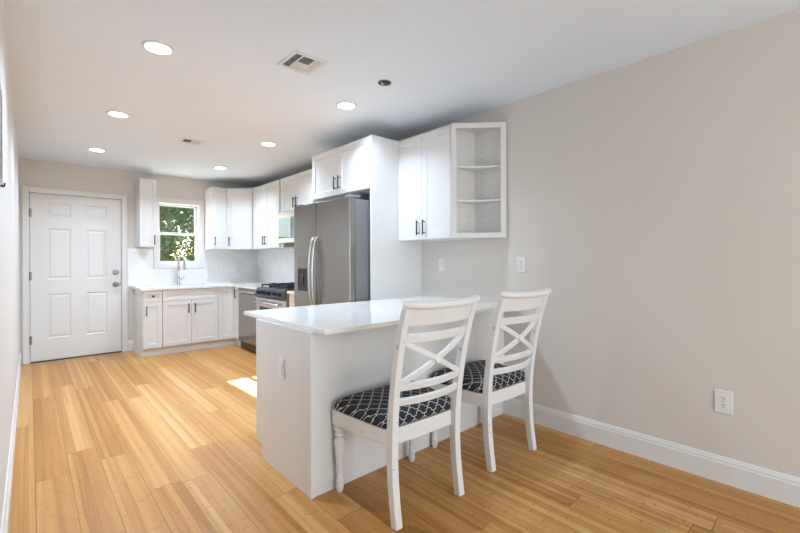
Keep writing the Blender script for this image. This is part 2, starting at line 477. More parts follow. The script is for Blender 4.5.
# kitchen window: casing, frame, two sashes and panes
win = struct(obj('window_1', boxes((1.284, 1.334, YB - .018, YB, 1.105, 2.112), (1.88, 1.946, YB - .018, YB, 1.105, 2.112), (1.334, 1.88, YB - .018, YB, 2.035, 2.112), (1.334, 1.88, YB - .018, YB, 1.105, 1.172),
                                   (WX0, WX0 + .012, YB, YB + .11, WZ0, WZ1), (WX1 - .012, WX1, YB, YB + .11, WZ0, WZ1), (WX0 + .012, WX1 - .012, YB, YB + .11, WZ0, WZ0 + .012), (WX0 + .012, WX1 - .012, YB, YB + .11, WZ1 - .012, WZ1)),
                 M['trim'], bevel=.003), 'white double hung window above the sink with trees outside')
def sash(name, y, z0, z1, bot, top):
    x0, x1 = WX0 + .012, WX1 - .012
    s = obj(name, boxes((x0, x0 + .034, y, y + .03, z0, z1), (x1 - .034, x1, y, y + .03, z0, z1), (x0 + .034, x1 - .034, y, y + .03, z0, z0 + bot), (x0 + .034, x1 - .034, y, y + .03, z1 - top, z1)), M['trim'], win, .002)
    obj('pane', boxes((x0 + .034, x1 - .034, y + .013, y + .017, z0 + bot, z1 - top)), M['glass'], s)
    return s
sash('upper_sash', YB + .065, 1.59, WZ1 - .012, .03, .03)
lo = sash('lower_sash', YB + .032, WZ0 + .012, 1.625, .035, .03)
obj('sash_lock', boxes((1.60, 1.64, YB + .022, YB + .032, 1.605, 1.62)), M['trim'], lo)

# backsplash
bs = obj('backsplash', boxes((.978, 1.282, YB - .008, YB - .0005, ZC + .001, 1.384), (1.948, XR - .009, YB - .008, YB - .0005, ZC + .001, 1.384), (1.282, 1.948, YB - .008, YB - .0005, ZC + .001, 1.103)), M['tile'])
tag(bs, 'white marble look tile backsplash behind the sink faucet', 'backsplash')
bs = obj('backsplash', boxes((XR - .008, XR - .0005, 3.77, YB - .0005, ZC + .001, 1.384)), M['tile'])
tag(bs, 'white tile backsplash behind the gas range on the right wall', 'backsplash')

# ------------------------------------------------------------------ cabinets
# local frame of a cabinet: back at y=0 on the wall, width along +x, front towards -y
SHK = [(.0, .009), (.004, .009)]
def shaker(bm, x0, x1, z0, z1, y, t=.019, rail=.056):
    if x1 - x0 < .2 or z1 - z0 < .19: rail = min(rail, .042)
    plate(bm, x0, x1, z0, z1, y, t, [(x0 + rail, x1 - rail, z0 + rail, z1 - rail)], [(.003, .008)])
def pull(x, z, y, parent, L=.128, horiz=False):
    bm = bmesh.new(); h = L / 2
    if horiz:
        tube(bm, [(x - h, y - .03, z), (x + h, y - .03, z)], .0062)
        for s in (-1, 1): tube(bm, [(x + s * h * .72, y + .0015, z), (x + s * h * .72, y - .03, z)], .005)
    else:
        tube(bm, [(x, y - .03, z - h), (x, y - .03, z + h)], .0062)
        for s in (-1, 1): tube(bm, [(x, y + .0015, z + s * h * .72), (x, y - .03, z + s * h * .72)], .005)
    return obj('pull', bm, M['black_metal'], parent)
def door_part(parent, x0, x1, z0, z1, y, hx=None, hz=None, name='door'):
    d = obj(name, one(shaker, x0, x1, z0, z1, y - .0195), M['cabinet'], parent, .0015)
    if hx is not None: pull(hx, hz, y - .0195, d)
    return d
G_ = .0018
def wall_cab(label, loc, rotz, Wd, D, z0, z1, doors, group='white wall cabinets', name='wall_cabinet'):
    """doors: list of (x0, x1, handle_x or None, handle_z)"""
    t = thing(name, label, 'cabinet', loc, rotz, group)
    obj('body', boxes((0, Wd, -D + .020, -.001, z0, z1)), M['cabinet'], t, .001)
    for x0, x1, hx, hz in doors: door_part(t, x0 + G_, x1 - G_, z0 + .003, z1 - .003, -D + .0195, hx, hz)
    return t
RZ = -PI / 2
U0, U1 = 1.384, 2.288

# left of the window
wall_cab('narrow white wall cabinet between the door and the window', (1.066, YB, 0), 0, .194, .33, 1.40, 2.296, [(0, .194, .163, 1.49)])
# right of the window
wall_cab('narrow white wall cabinet right beside the kitchen window', (1.955, YB, 0), 0, .216, .33, U0, U1, [(0, .216, .040, 1.50)])
# diagonal corner cabinet
t = thing('corner_wall_cabinet', 'angled white wall cabinet filling the kitchen corner', 'cabinet', (XR, YB, 0), 0, 'white wall cabinets')
CA, CB = .605, .33
obj('body', one(prism, [(-.001, -.001), (-CA, -.001), (-CA, -CB + .014), (-CB + .014, -CA), (-.001, -CA)], U0, U1), M['cabinet'], t, .001)
d0 = Vector((-CA + .003, -CB - .0)); d1 = Vector((-CB - .0, -CA + .003))
cd = obj('door', one(shaker, .006, (d1 - d0).length - .006, U0 + .003, U1 - .003, -.0195), M['cabinet'], t, .0015)
cd.location = (d0.x + .004, d0.y + .004, 0); cd.rotation_euler = (0, 0, math.atan2(d1.y - d0.y, d1.x - d0.x))
pull(.045, 1.50, -.0195, cd)
# right wall, double door next to the corner
wall_cab('double white wall cabinet between the corner cabinet and microwave', (XR, 5.928, 0), RZ, .928, .33, U0, U1,
         [(0, .427, .427 - .032, 1.495), (.427, .86, .427 + .032, 1.495)])
wall_cab('short double white cabinet directly above the microwave', (XR, 4.998, 0), RZ, .79, .33, 1.842, U1,
         [(0, .395, .395 - .034, 1.935), (.395, .79, .395 + .034, 1.935)])
# above the refrigerator
wall_cab('deep double white cabinet over the steel refrigerator', (XR, 3.737, 0), RZ, .970, .61, 1.832, 2.286,
         [(0, .484, .484 - .036, 1.945), (.484, .970, .484 + .036, 1.945)])
tag(obj('refrigerator_side_panel', boxes((2.166, XR - .001, 2.7465, 2.7665, 0, 2.288)), M['cabinet'], bevel=.0015), 'tall white panel standing beside the steel refrigerator', 'panel')
# double wall cabinet by the end shelf
wall_cab('double white wall cabinet next to the open corner shelf', (XR, 2.746, 0), RZ, .622, .303, U0, U1,
         [(0, .300, .300 - .036, 1.487), (.300, .622, .300 + .036, 1.487)])
# angled open end shelf
t = thing('open_end_shelf', 'white angled open shelf unit at the end of wall cabinets', 'shelf', (XR, 2.1235, 0), RZ)
EW, ED = .312, .302
tri = [(0, -.002), (EW, -.002), (EW, -.022), (.022, -ED), (0, -ED)]
obj('back_panel', boxes((.0005, EW, -.014, -.001, U0, U1)), M['cabinet'], t)
sp = obj('side_panel', boxes((.0005, .014, -ED, -.014, U0, U1)), M['cabinet'], t)
def shelf_poly(ins=0.0):
    return [(.0145, -.0145), (EW - .004 - ins, -.0145), (EW - .004 - ins, -.024), (.024, -ED + .004 + ins), (.0145, -ED + .004 + ins)]
obj('top_panel', one(prism, shelf_poly(), U1 - .018, U1), M['cabinet'], t)
obj('bottom_panel', one(prism, shelf_poly(), U0, U0 + .018), M['cabinet'], t)
for z in (1.682, 1.952):
    # shelf with a concave front edge
    a = Vector((EW - .02, -.024)); b = Vector((.024, -ED + .02)); pl = [(.015, -.015), (EW - .02, -.015)]
    for k in range(9):
        s = k / 8; q = a.lerp(b, s); n = Vector((-1, 1)).normalized(); q = q + n * (.035 * math.sin(PI * s)); pl.append((q.x, q.y))
    pl.append((.015, -ED + .02))
    obj('shelf', one(prism, pl, z - .008, z + .008), M['cabinet'], t, .001)
bm = bmesh.new()
fa, fb = Vector((.002, -ED)), Vector((EW, -.006)); L = (fb - fa).length; FW = .042
for r in ((0, FW, U0, U1), (L - FW, L, U0, U1), (FW, L - FW, U1 - .04, U1), (FW, L - FW, U0, U0 + .04)): box(bm, r[0], r[1], -.017, 0, r[2], r[3])
fr = obj('face_frame', bm, M['cabinet'], t, .001)
fr.location = (fa.x, fa.y, 0); fr.rotation_euler = (0, 0, math.atan2(fb.y - fa.y, fb.x - fa.x))
bm = bmesh.new()
for k in range(12):
    z = U0 + .13 + k * .058
    if min(abs(z - 1.682), abs(z - 1.952)) < .02: continue
    for c in (.085, .21):
        lathe(bm, [(.0035, -.0143), (.0035, -.0152)], (c, 0, z), 'Y', 8)
        lathe(bm, [(.0035, .0138), (.0035, .0147)], (0, -c, z), 'X', 8)
obj('shelf_pin_holes', bm, M['slot'], t)['kind'] = 'stuff'

# base cabinets, back run (front at local y = -D)
BD, KH = .61, .10
def base_cab(label, loc, rotz, Wd, drawers, doors, kick=True, left_kick_wrap=False, body_top=ZC - .031):
    t = thing('base_cabinet', label, 'cabinet', loc, rotz, 'white base cabinets')
    obj('body', boxes((0, Wd, -BD + .020, -.001, KH, body_top)), M['cabinet'], t, .001)
    obj('toe_kick', boxes((.0, Wd, -BD + .045, -.002, 0, KH)), M['cabinet'], t)
    for x0, x1, z0, z1, kind in drawers:
        d = obj('drawer_front', one(shaker, x0 + G_, x1 - G_, z0 + G_, z1 - G_, -BD), M['cabinet'], t, .0015)
        if kind == 'knob':
            bm = bmesh.new(); lathe(bm, [(.009, .001), (.007, -.004), (.006, -.013), (.014, -.018), (.015, -.024), (.010, -.029)], ((x0 + x1) / 2, -BD, (z0 + z1) / 2), 'Y', 16)
            smooth_by_angle(obj('knob', bm, M['black_metal'], d))
        elif kind == 'pull': pull((x0 + x1) / 2, (z0 + z1) / 2, -BD, d, horiz=True)
    for x0, x1, z0, z1, hx, hz in doors: door_part(t, x0 + G_, x1 - G_, z0 + G_, z1 - G_, -BD + .0195, hx, hz)
    return t
ZT, ZD = ZC - .035, .692
base_cab('slim white base cabinet with knobbed drawer next to the door', (1.046, YB, 0), 0, .219, [(.004, .217, ZD, ZT, 'knob')], [(.004, .217, KH + .006, ZD, .038, .585)])
s = base_cab('white sink base cabinet with two doors below faucet', (1.266, YB, 0), 0, .684, [(0, .684, ZD, ZT, None)],
             [(0, .342, KH + .006, ZD, .342 - .04, .585), (.342, .684, KH + .006, ZD, .342 + .04, .585)], body_top=.66)
# corner base cabinet: an L of two leaves
t = thing('corner_base_cabinet', 'white corner base cabinet with folded door next to the dishwasher', 'cabinet', (XR, YB, 0), 0, 'white base cabinets')
cw, cr = .827, .822
obj('body', one(prism, [(-.001, -.001), (-cw, -.001), (-cw, -BD + .02), (-BD + .02, -BD + .02), (-BD + .02, -cr), (-.001, -cr)], KH, ZC - .031), M['cabinet'], t, .001)
obj('toe_kick', one(prism, [(-.002, -.002), (-cw, -.002), (-cw, -BD + .045), (-BD + .045, -BD + .045), (-BD + .045, -cr), (-.002, -cr)], 0, KH), M['cabinet'], t)
obj('door', one(shaker, -cw + G_, -BD - .001, KH + .006, ZT, -BD), M['cabinet'], t, .0015)
dd = obj('door', one(shaker, .002, cr - BD - .002, KH + .006, ZT, -.0195), M['cabinet'], t, .0015)
dd.location = (-BD + .0195, -BD - .0, 0); dd.rotation_euler = (0, 0, RZ)
pull(.105, .745, -.0195, dd)
# between range and refrigerator
base_cab('white base cabinet squeezed between range and refrigerator', (XR, 4.250, 0), RZ, .485, [(0, .485, ZD, ZT, 'pull')], [(0, .2425, KH + .006, ZD, .205, .585), (.2425, .485, KH + .006, ZD, .28, .585)])

# worktops
FRX = XR - .635   # front of right run worktop
FRY = YB - .632   # front of back run worktop
SX0, SX1, SY0, SY1 = 1.34, 1.88, 6.03, 6.40
bm = boxes((1.020, SX0, FRY, YB - .001, ZC - .03, ZC), (SX0, SX1, FRY, SY0, ZC - .03, ZC), (SX0, SX1, SY1, YB - .001, ZC - .03, ZC), (SX1, XR - .001, FRY, YB - .001, ZC - .03, ZC), (FRX, XR - .001, 5.040, FRY, ZC - .03, ZC))
bmesh.ops.remove_doubles(bm, verts=bm.verts, dist=1e-5)
tag(obj('worktop', bm, M['quartz']), 'white quartz worktop running round the corner past the sink', 'countertop')
tag(obj('worktop', boxes((FRX, XR - .001, 3.765, 4.254, ZC - .03, ZC)), M['quartz'], bevel=.002), 'small white worktop between range and refrigerator', 'countertop')

# sink and faucet
bm = boxes((SX0 - .012, SX1 + .012, SY0 - .012, SY0 + .004, .69, ZC - .0305), (SX0 - .012, SX1 + .012, SY1 - .004, SY1 + .012, .69, ZC - .0305), (SX0 - .012, SX0 + .004, SY0 + .004, SY1 - .004, .69, ZC - .0305),
           (SX1 - .004, SX1 + .012, SY0 + .004, SY1 - .004, .69, ZC - .0305), (SX0 - .012, SX1 + .012, SY0 - .012, SY1 + .012, .675, .69))
t = thing('kitchen_sink', 'stainless undermount sink set in the white worktop', 'sink', (0, 0, 0))
obj('basin', bm, M['steel_h'], t)
obj('drain', one(lathe, [(.04, .690), (.042, .692), (.03, .693), (.02, .691)], (1.61, 6.2, 0)), M['chrome'], t)
t = thing('faucet', 'tall chrome pull down faucet standing behind the sink', 'faucet', (1.582, 6.455, ZC))
smooth_by_angle(obj('base', one(lathe, [(.027, 0), (.027, .008), (.020, .014), (.018, .09), (.016, .11), (.0125, .12)]), M['chrome'], t))
pts = [(0, 0, .11), (0, 0, .34)] + [(.05 * .35 * (1 - math.cos(a)) , -.075 * (1 - math.cos(a)), .34 + .075 * math.sin(a)) for a in [k * PI / 10 for k in range(1, 11)]]
ex, ey = pts[-1][0], pts[-1][1]
pts += [(ex, ey, .30)]
obj('spout', one(tube, pts, .014, 14), M['chrome'], t, smooth=True)
smooth_by_angle(obj('spray_head', one(lathe, [(.012, .305), (.016, .285), (.017, .22), (.014, .215)], (ex, ey, 0)), M['chrome'], t))
obj('handle', one(tube, [(.014, 0, .075), (.035, -.005, .08), (.075, -.02, .115)], [.009, .007, .005], 10), M['chrome'], t, smooth=True)

# ------------------------------------------------------------------ dishwasher
t = thing('dishwasher', 'stainless steel dishwasher between corner cabinet and range', 'dishwasher', (XR, 5.706, 0), RZ)
DWW = .632
obj('case', boxes((.004, DWW - .004, -.585, -.01, .015, ZC - .033)), M['grey_case'], t)
obj('door', boxes((.004, DWW - .004, -.632, -.587, .115, .768)), M['steel'], t, .004)
obj('control_panel', boxes((.004, DWW - .004, -.634, -.587, .776, ZC - .036)), M['steel'], t, .004)
obj('toe_panel', boxes((.004, DWW - .004, -.600, -.586, .012, .110)), M['black'], t)
obj('handle', boxes((.06, DWW - .06, -.648, -.634, .782, .800)), M['steel_h'], t, .005)

# ------------------------------------------------------------------ gas range
t = thing('gas_range', 'stainless steel gas range with black grates and five knobs', 'range', (XR, 5.030, 0), RZ)
RW = .768
obj('body', boxes((0, RW, -.63, -.03, .02, .868)), M['grey_case'], t, .003)
obj('cooktop', boxes((-.001, RW + .001, -.64, -.028, .868, .884)), M['black'], t, .004)
bm = bmesh.new()   # sloping control panel
prof = [(-.63, .762), (-.674, .768), (-.655, .872), (-.63, .884)]
a = [bm.verts.new((.0, y, z)) for y, z in prof]; b = [bm.verts.new((RW, y, z)) for y, z in prof]
for i in range(4): bm.faces.new((a[i], a[(i + 1) % 4], b[(i + 1) % 4], b[i]))
bm.faces.new(a[::-1]); bm.faces.new(b)
cp = obj('control_panel', bm, M['dark_steel'], t, .003)
for k in range(5):
    bm = bmesh.new(); lathe(bm, [(.027, .004), (.027, -.004), (.022, -.008), (.020, -.030), (.014, -.034)], (0, 0, 0), 'Y', 18); box(bm, -.004, .004, -.038, -.030, -.019, .019)
    kb = smooth_by_angle(obj('knob', bm, M['black'], cp)); kb.location = (.10 + k * .142, -.664, .822); kb.rotation_euler = (-.18, 0, 0)
od = obj('oven_door', boxes((.006, RW - .006, -.668, -.631, .235, .756)), M['steel_h'], t, .006)
obj('window', boxes((.12, RW - .12, -.6695, -.668, .36, .65)), M['dark_glass'], od)
bm = bmesh.new(); tube(bm, [(.05, -.715, .705), (RW - .05, -.715, .705)], .014, 14)
for x in (.09, RW - .09): tube(bm, [(x, -.667, .705), (x, -.715, .705)], .009)
obj('handle', bm, M['steel_h'], od, smooth=True)
obj('storage_drawer', boxes((.006, RW - .006, -.664, -.631, .05, .228)), M['steel'], t, .005)
for gx in (.02, .266, .512):   # three cast iron grates
    bm = bmesh.new(); x0, x1, y0, y1, z = gx, gx + .236, -.60, -.06, .918
    for b_ in ((x0, x1, y0, y0 + .014), (x0, x1, y1 - .014, y1), (x0, x0 + .014, y0, y1), (x1 - .014, x1, y0, y1), (x0, x1, -.337, -.323)): box(bm, *b_, z - .014, z)
    for cy in (-.46, -.20):
        cx = (x0 + x1) / 2
        box(bm, x0, x1, cy - .006, cy + .006, z - .008, z + .006); box(bm, cx - .006, cx + .006, cy - .12, cy + .12, z - .008, z + .006)
    for fx in (x0, x1 - .014):
        for fy in (y0, y1 - .014, -.337): box(bm, fx, fx + .014, fy, fy + .014, .884, z - .013)
    obj('grate', bm, M['iron'], t)
for bx in (.138, .384, .63):
    for by in (-.46, -.20):
        smooth_by_angle(obj('burner', one(lathe, [(.045, .884), (.045, .892), (.032, .894), (.032, .902), (.02, .904)], (bx, by, 0)), M['iron'], t))

# ------------------------------------------------------------------ microwave
t = thing('microwave', 'over the range microwave with mirrored door, a bluish reflection in its colour', 'microwave', (XR, 4.985, 0), RZ)
MW = .762; MZ0, MZ1 = 1.435, 1.840
obj('case', boxes((.002, MW, -.355, -.01, MZ0, MZ1)), M['grey_case'], t, .002)
obj('underside_vent', boxes((.08, MW - .02, -.33, -.02, MZ0 - .045, MZ0)), M['black'], t)
obj('top_grille', boxes((.002, MW, -.388, -.356, 1.755, MZ1 - .002)), M['steel_h'], t, .003)
dr = obj('door', boxes((.002, .57, -.392, -.356, MZ0 + .002, 1.752)), M['steel_h'], t, .004)
obj('glass', boxes((.028, .545, -.3945, -.392, MZ0 + .058, 1.742)), M['mw_glass'], dr)
obj('control_panel', boxes((.574, MW, -.390, -.356, MZ0 + .002, 1.752)), M['black'], t, .003)
obj('handle', one(tube, [(.53, -.392, MZ0 + .06), (.53, -.425, MZ0 + .08), (.53, -.425, 1.70), (.53, -.392, 1.72)], .009), M['steel_h'], dr, smooth=True)

# ------------------------------------------------------------------ refrigerator
t = thing('refrigerator', 'stainless side by side refrigerator with ice and water dispenser', 'refrigerator', (XR, 3.742, 0), RZ)
FW_, FD = .955, XR - 1.965
obj('case', boxes((.006, FW_ - .006, -FD + .068, -.02, .02, 1.728)), M['grey_case'], t, .004)
SP = .422
lb = bmesh.new()
# freezer door with a dispenser recess
plate(lb, .002, SP - .002, .06, 1.745, -FD, .062, [(.075, .262, .915, 1.255)], [(.002, .002)])
ld = obj('freezer_door', lb, M['steel'], t, .006, seg=3)
dp = obj('dispenser', boxes((.078, .259, -FD - .001, -FD + .001, 1.135, 1.252)), M['grey_case'], ld, .001)
bm = bmesh.new(); plate(bm, .078, .259, .918, 1.133, -FD - .002, .004, [(.088, .249, .935, 1.125)], [(.004, .003)])
obj('dispenser_bay', bm, M['black'], ld)
obj('dispenser_lever', boxes((.15, .19, -FD - .006, -FD - .001, .98, 1.08)), M['dark_glass'], ld, .002)
rd = obj('refrigerator_door', boxes((SP + .002, FW_ - .002, -FD, -FD + .062, .06, 1.745)), M['steel'], t, .010, seg=3)
for x, par, sgn in ((SP - .030, ld, -1), (SP + .030, rd, 1)):
    pts = []
    for k in range(17):
        s = k / 16; z = .75 + s * .675
        pts.append((x + sgn * .0 , -FD - .012 - .046 * math.sin(PI * s) ** .6 if 0 < s < 1 else -FD + .001, z))
    obj('handle', one(sweep, pts, (1, 0, 0), .013, .009), M['steel_h'], par, .004)
obj('toe_grille', boxes((.01, FW_ - .01, -FD + .07, -FD + .10, .0, .055)), M['black'], t)
for x in (.03, FW_ - .09): obj('hinge_cover', boxes((x, x + .06, -FD + .02, -FD + .14, 1.746, 1.766)), M['grey_case'], t, .004)

# ------------------------------------------------------------------ peninsula
PX, PY0, PY1 = 1.052, 1.836, 2.505
t = thing('peninsula_cabinet', 'white peninsula base with plain panels below the quartz counter', 'cabinet', (PX, PY0, 0))
PW, PD = XR - PX - .001, PY1 - PY0
obj('body', boxes((.019, PW, .014, PD - .02, KH, ZP - .0262)), M['cabinet'], t)
bm = bmesh.new()   # end panel with toe notch at the kitchen side
prof = [(0.0, 0), (PD - .085, 0), (PD - .085, KH - .012), (PD, KH - .012), (PD, ZP - .0262), (0.0, ZP - .0262)]
a = [bm.verts.new((0, y, z)) for y, z in prof]; b = [bm.verts.new((.018, y, z)) for y, z in prof]
for i in range(6): bm.faces.new((a[i], a[(i + 1) % 6], b[(i + 1) % 6], b[i]))
bm.faces.new(a[::-1]); bm.faces.new(b)
obj('end_panel', bm, M['cabinet'], t, .0015)
obj('back_panel', boxes((.0195, PW, -.001, .013, 0, ZP - .0262)), M['cabinet'], t, .001)
obj('corner_trim', boxes((-.003, .020, -.006, -.0012, 0, ZP - .0262)), M['cabinet'], t, .001)
obj('toe_kick', boxes((.02, PW, PD - .105, PD - .09, 0, KH)), M['cabinet'], t)
n = 3; wd = (2.166 - PX - .03) / n
for k in range(n):
    bm = bmesh.new(); shaker(bm, 0.002, wd - .002, KH + .006, ZP - .032, -.0195)
    d = obj('door', bm, M['cabinet'], t, .0015); d.location = (.025 + (k + 1) * wd, PD - .0195, 0); d.rotation_euler = (0, 0, PI)
    pull(.04 if k % 2 else wd - .04, .72, -.0195, d)
tag(obj('peninsula_countertop', boxes((1.068, XR - .001, 1.722, 2.7455, ZP - .026, ZP)), M['quartz'], bevel=.003, seg=2), 'glossy white quartz countertop on the peninsula', 'countertop')

# ------------------------------------------------------------------ outlets and switches (plate faces local -y, origin on the wall)
def outlet(label, loc, rotz, kind, w=.072, h=.118):
    t = thing('switch_plate' if kind == 'rocker' else 'outlet', label, 'switch' if kind == 'rocker' else 'outlet', loc, rotz)
    obj('plate', boxes((-w / 2, w / 2, -.006, -.0003, -h / 2, h / 2)), M['plastic'], t, .0025)
    if kind == 'duplex':
        for s in (-1, 1):
            bm = bmesh.new(); lathe(bm, [(.0165, -.0055), (.0165, -.0082)], (0, 0, s * .0205), 'Y', 20)
            r = obj('receptacle', bm, M['plastic'], t)
            bm = boxes((-.0075, -.005, -.0087, -.0080, s * .0205 - .001, s * .0205 + .008), (.005, .0075, -.0087, -.0080, s * .0205 - .001, s * .0205 + .007))
            lathe(bm, [(.0028, -.0080), (.0028, -.0087)], (0, 0, s * .0205 - .0075), 'Y', 10)
            obj('slots', bm, M['slot'], r)
        obj('screw', one(lathe, [(.003, -.0058), (.003, -.0066)], (0, 0, 0), 'Y', 10), M['nickel'], t)
    else:
        obj('rocker', boxes((-.0165, .0165, -.0095, -.0055, -.033, .033)), M['plastic'], t, .002)
        bm = boxes((-.0185, -.0168, -.0064, -.0055, -.035, .035), (.0168, .0185, -.0064, -.0055, -.035, .035))
        obj('gap', bm, M['slot'], t)
    return t
outlet('white duplex outlet low on the right wall above the baseboard', (XR, .458, .438), RZ, 'duplex', .078, .122)
outlet('white outlet on the right wall below the open end shelf', (XR, 1.682, 1.172), RZ, 'duplex')
outlet('white rocker switch plate on the right wall above the peninsula counter', (XR, 2.497, 1.166), RZ, 'rocker', .070, .114)
outlet('white rocker plate on the end panel of the peninsula', (PX, 2.153, .602), RZ, 'rocker', .068, .115)
outlet('small white outlet on the backsplash near the kitchen corner', (2.47, YB - .008, 1.09), 0, 'duplex', .07, .115)

# ------------------------------------------------------------------ ceiling: downlights, vents, junction box
names = {(0, 0): 'nearest ceiling light of the left row, left of the large vent', (0, 1): 'middle ceiling light of the left row, left of the small vent',
         (0, 2): 'farthest ceiling light of the left row, in front of the white door', (1, 0): 'nearest ceiling light of the right row, beside the cabinet over refrigerator',
         (1, 1): 'middle ceiling light of the right row, right of the small vent', (1, 2): 'farthest ceiling light of the right row, near the corner wall cabinet',
         (0, 3): 'ceiling light behind the viewer on the left', (1, 3): 'ceiling light behind the viewer on the right',
         (0, 4): 'rearmost ceiling light on the left by the added rear window', (1, 4): 'rearmost ceiling light on the right by the added rear window'}
src = None
for i, lx in enumerate((.548, 1.848)):
    for j, ly in enumerate((2.655, 4.07, 5.52)):
        if src is None:
            src = thing('recessed_light', '', 'ceiling light', (lx, ly, H), 0, 'recessed ceiling lights')
            smooth_by_angle(obj('trim_ring', one(lathe, [(.082, 0), (.081, -.004), (.074, -.009), (.066, -.0095), (.064, -.004), (.064, 0)], seg=32), M['trim'], src))
            obj('lens', one(lathe, [(.064, -.001), (.064, -.005), (.050, -.0065), (.02, -.007)], seg=32), M['lens'], src)
            ld_ = bpy.data.lights.new('lamp_light', 'AREA'); ld_.shape = 'DISK'; ld_.size = .12; ld_.spread = math.radians(136)
            ld_.energy = DOWNLIGHT; ld_.color = LAMP_COLOR
            lo_ = bpy.data.objects.new('lamp_light', ld_); COL.objects.link(lo_); lo_.parent = src; lo_.location = (0, 0, -.0105)
            t = src
        else:
            t = copy_tree(src); t.location = (lx, ly, H)
        t['label'] = names[(i, j)]

def vent_big():
    t = thing('ceiling_vent', 'large square white ceiling vent with four louvre fields', 'vent', (1.253, 2.272, H))
    hw, hh = .112, .118
    obj('frame', boxes((-hw, hw, -hh, -hh + .026, -.007, 0), (-hw, hw, hh - .026, hh, -.007, 0), (-hw, -hw + .022, -hh + .026, hh - .026, -.007, 0), (hw - .022, hw, -hh + .026, hh - .026, -.007, 0),
                       (-.044, -.036, -hh + .026, hh - .026, -.006, 0), (.036, .044, -hh + .026, hh - .026, -.006, 0), (-.036, .036, -.004, .004, -.006, 0)), M['vent'], t, .0015)
    obj('duct', boxes((-hw + .01, hw - .01, -hh + .012, hh - .012, -.0015, -.0003)), M['duct'], t)
    def slats(x0, x1, y0, y1, along, tilt):
        bm = bmesh.new(); n_ = 6
        for k in range(n_):
            if along == 'y':
                c = x0 + (k + .5) * (x1 - x0) / n_; w_ = (x1 - x0) / n_ * .62
                sweep(bm, [(c, y0, -.0038), (c, y1, -.0038)], (1, 0, tilt), w_, .0004)
            else:
                c = y0 + (k + .5) * (y1 - y0) / n_; w_ = (y1 - y0) / n_ * .62
                sweep(bm, [(x0, c, -.0038), (x1, c, -.0038)], (0, 1, tilt), w_, .0004)
        return bm
    obj('louvre', slats(-.09, -.044, -.092, .092, 'y', .9), M['vent'], t)
    obj('louvre', slats(.044, .09, -.092, .092, 'y', -.9), M['vent'], t)
    obj('louvre', slats(-.036, .036, .004, .092, 'x', -.9), M['vent'], t)
    obj('louvre', slats(-.036, .036, -.092, -.004, 'x', .9), M['vent'], t)
    return t
vb = vent_big(); vb.rotation_euler = (0, 0, PI)
t = thing('ceiling_vent', 'small rectangular white ceiling vent further back over the kitchen', 'vent', (1.228, 4.50, H), PI)
obj('frame', boxes((-.10, .10, -.085, -.06, -.007, 0), (-.10, .10, .06, .085, -.007, 0), (-.10, -.08, -.06, .06, -.007, 0), (.08, .10, -.06, .06, -.007, 0), (-.006, .006, -.06, .06, -.006, 0)), M['vent'], t, .0015)
obj('duct', boxes((-.09, .09, -.072, .072, -.0015, -.0003)), M['duct'], t)
for x0, sg in ((-.08, 1), (.006, -1)):
    bm = bmesh.new()
    for k in range(6): sweep(bm, [(x0 + .0062 + k * .0123, -.06, -.0038), (x0 + .0062 + k * .0123, .06, -.0038)], (1, 0, sg * .9), .0042, .0004)
    obj('louvre', bm, M['vent'], t)

t = thing('ceiling_junction_box', 'open round electrical box with wires in the ceiling over peninsula', 'electrical box', (1.81, 2.145, H))
smooth_by_angle(obj('box_rim', one(lathe, [(.047, 0), (.047, -.004), (.041, -.004), (.041, -.0008)], seg=28), M['grey_case'], t))
obj('box_back', one(lathe, [(.041, -.0004), (.041, -.0012), (.01, -.0014)], seg=28), M['duct'], t)
for k, (c, mt) in enumerate((((.014, .006), 'copper'), ((-.012, .012), 'plastic'), ((.0, -.016), 'black'))):
    pts = [(c[0] - .012, c[1] - .01, -.002), (c[0] - .004, c[1], -.012), (c[0] + .008, c[1] + .006, -.011), (c[0] + .014, c[1] - .006, -.002)]
    obj('wire', one(tube, pts, .003, 8), M[mt], t)

# ------------------------------------------------------------------ left wall: framed mirror and knob (left picture edge)
t = thing('wall_mirror', 'grey edged mirror hanging on the left wall, cut by picture edge', 'mirror', (XL, 2.10, 1.70), PI / 2)
obj('frame', boxes((-.2, .2, -.008, -.0005, -.185, -.165), (-.2, .2, -.008, -.0005, .165, .185), (-.2, -.18, -.008, -.0005, -.165, .165), (.18, .2, -.008, -.0005, -.165, .165)), M['steel_h'], t, .003)
obj('mirror_glass', boxes((-.18, .18, -.006, -.001, -.165, .165)), M['mw_glass'], t)
t = thing('wall_hook', 'dark metal hook on the left wall below the mirror', 'hook', (XL, 2.33, 1.525), PI / 2)
obj('plate', boxes((-.008, .008, -.005, -.0003, -.012, .03)), M['black_metal'], t, .001)
obj('hook', one(tube, [(0, -.004, .0), (0, -.008, -.014), (0, -.012, -.010), (0, -.013, .004)], .003, 8), M['black_metal'], t, smooth=True)

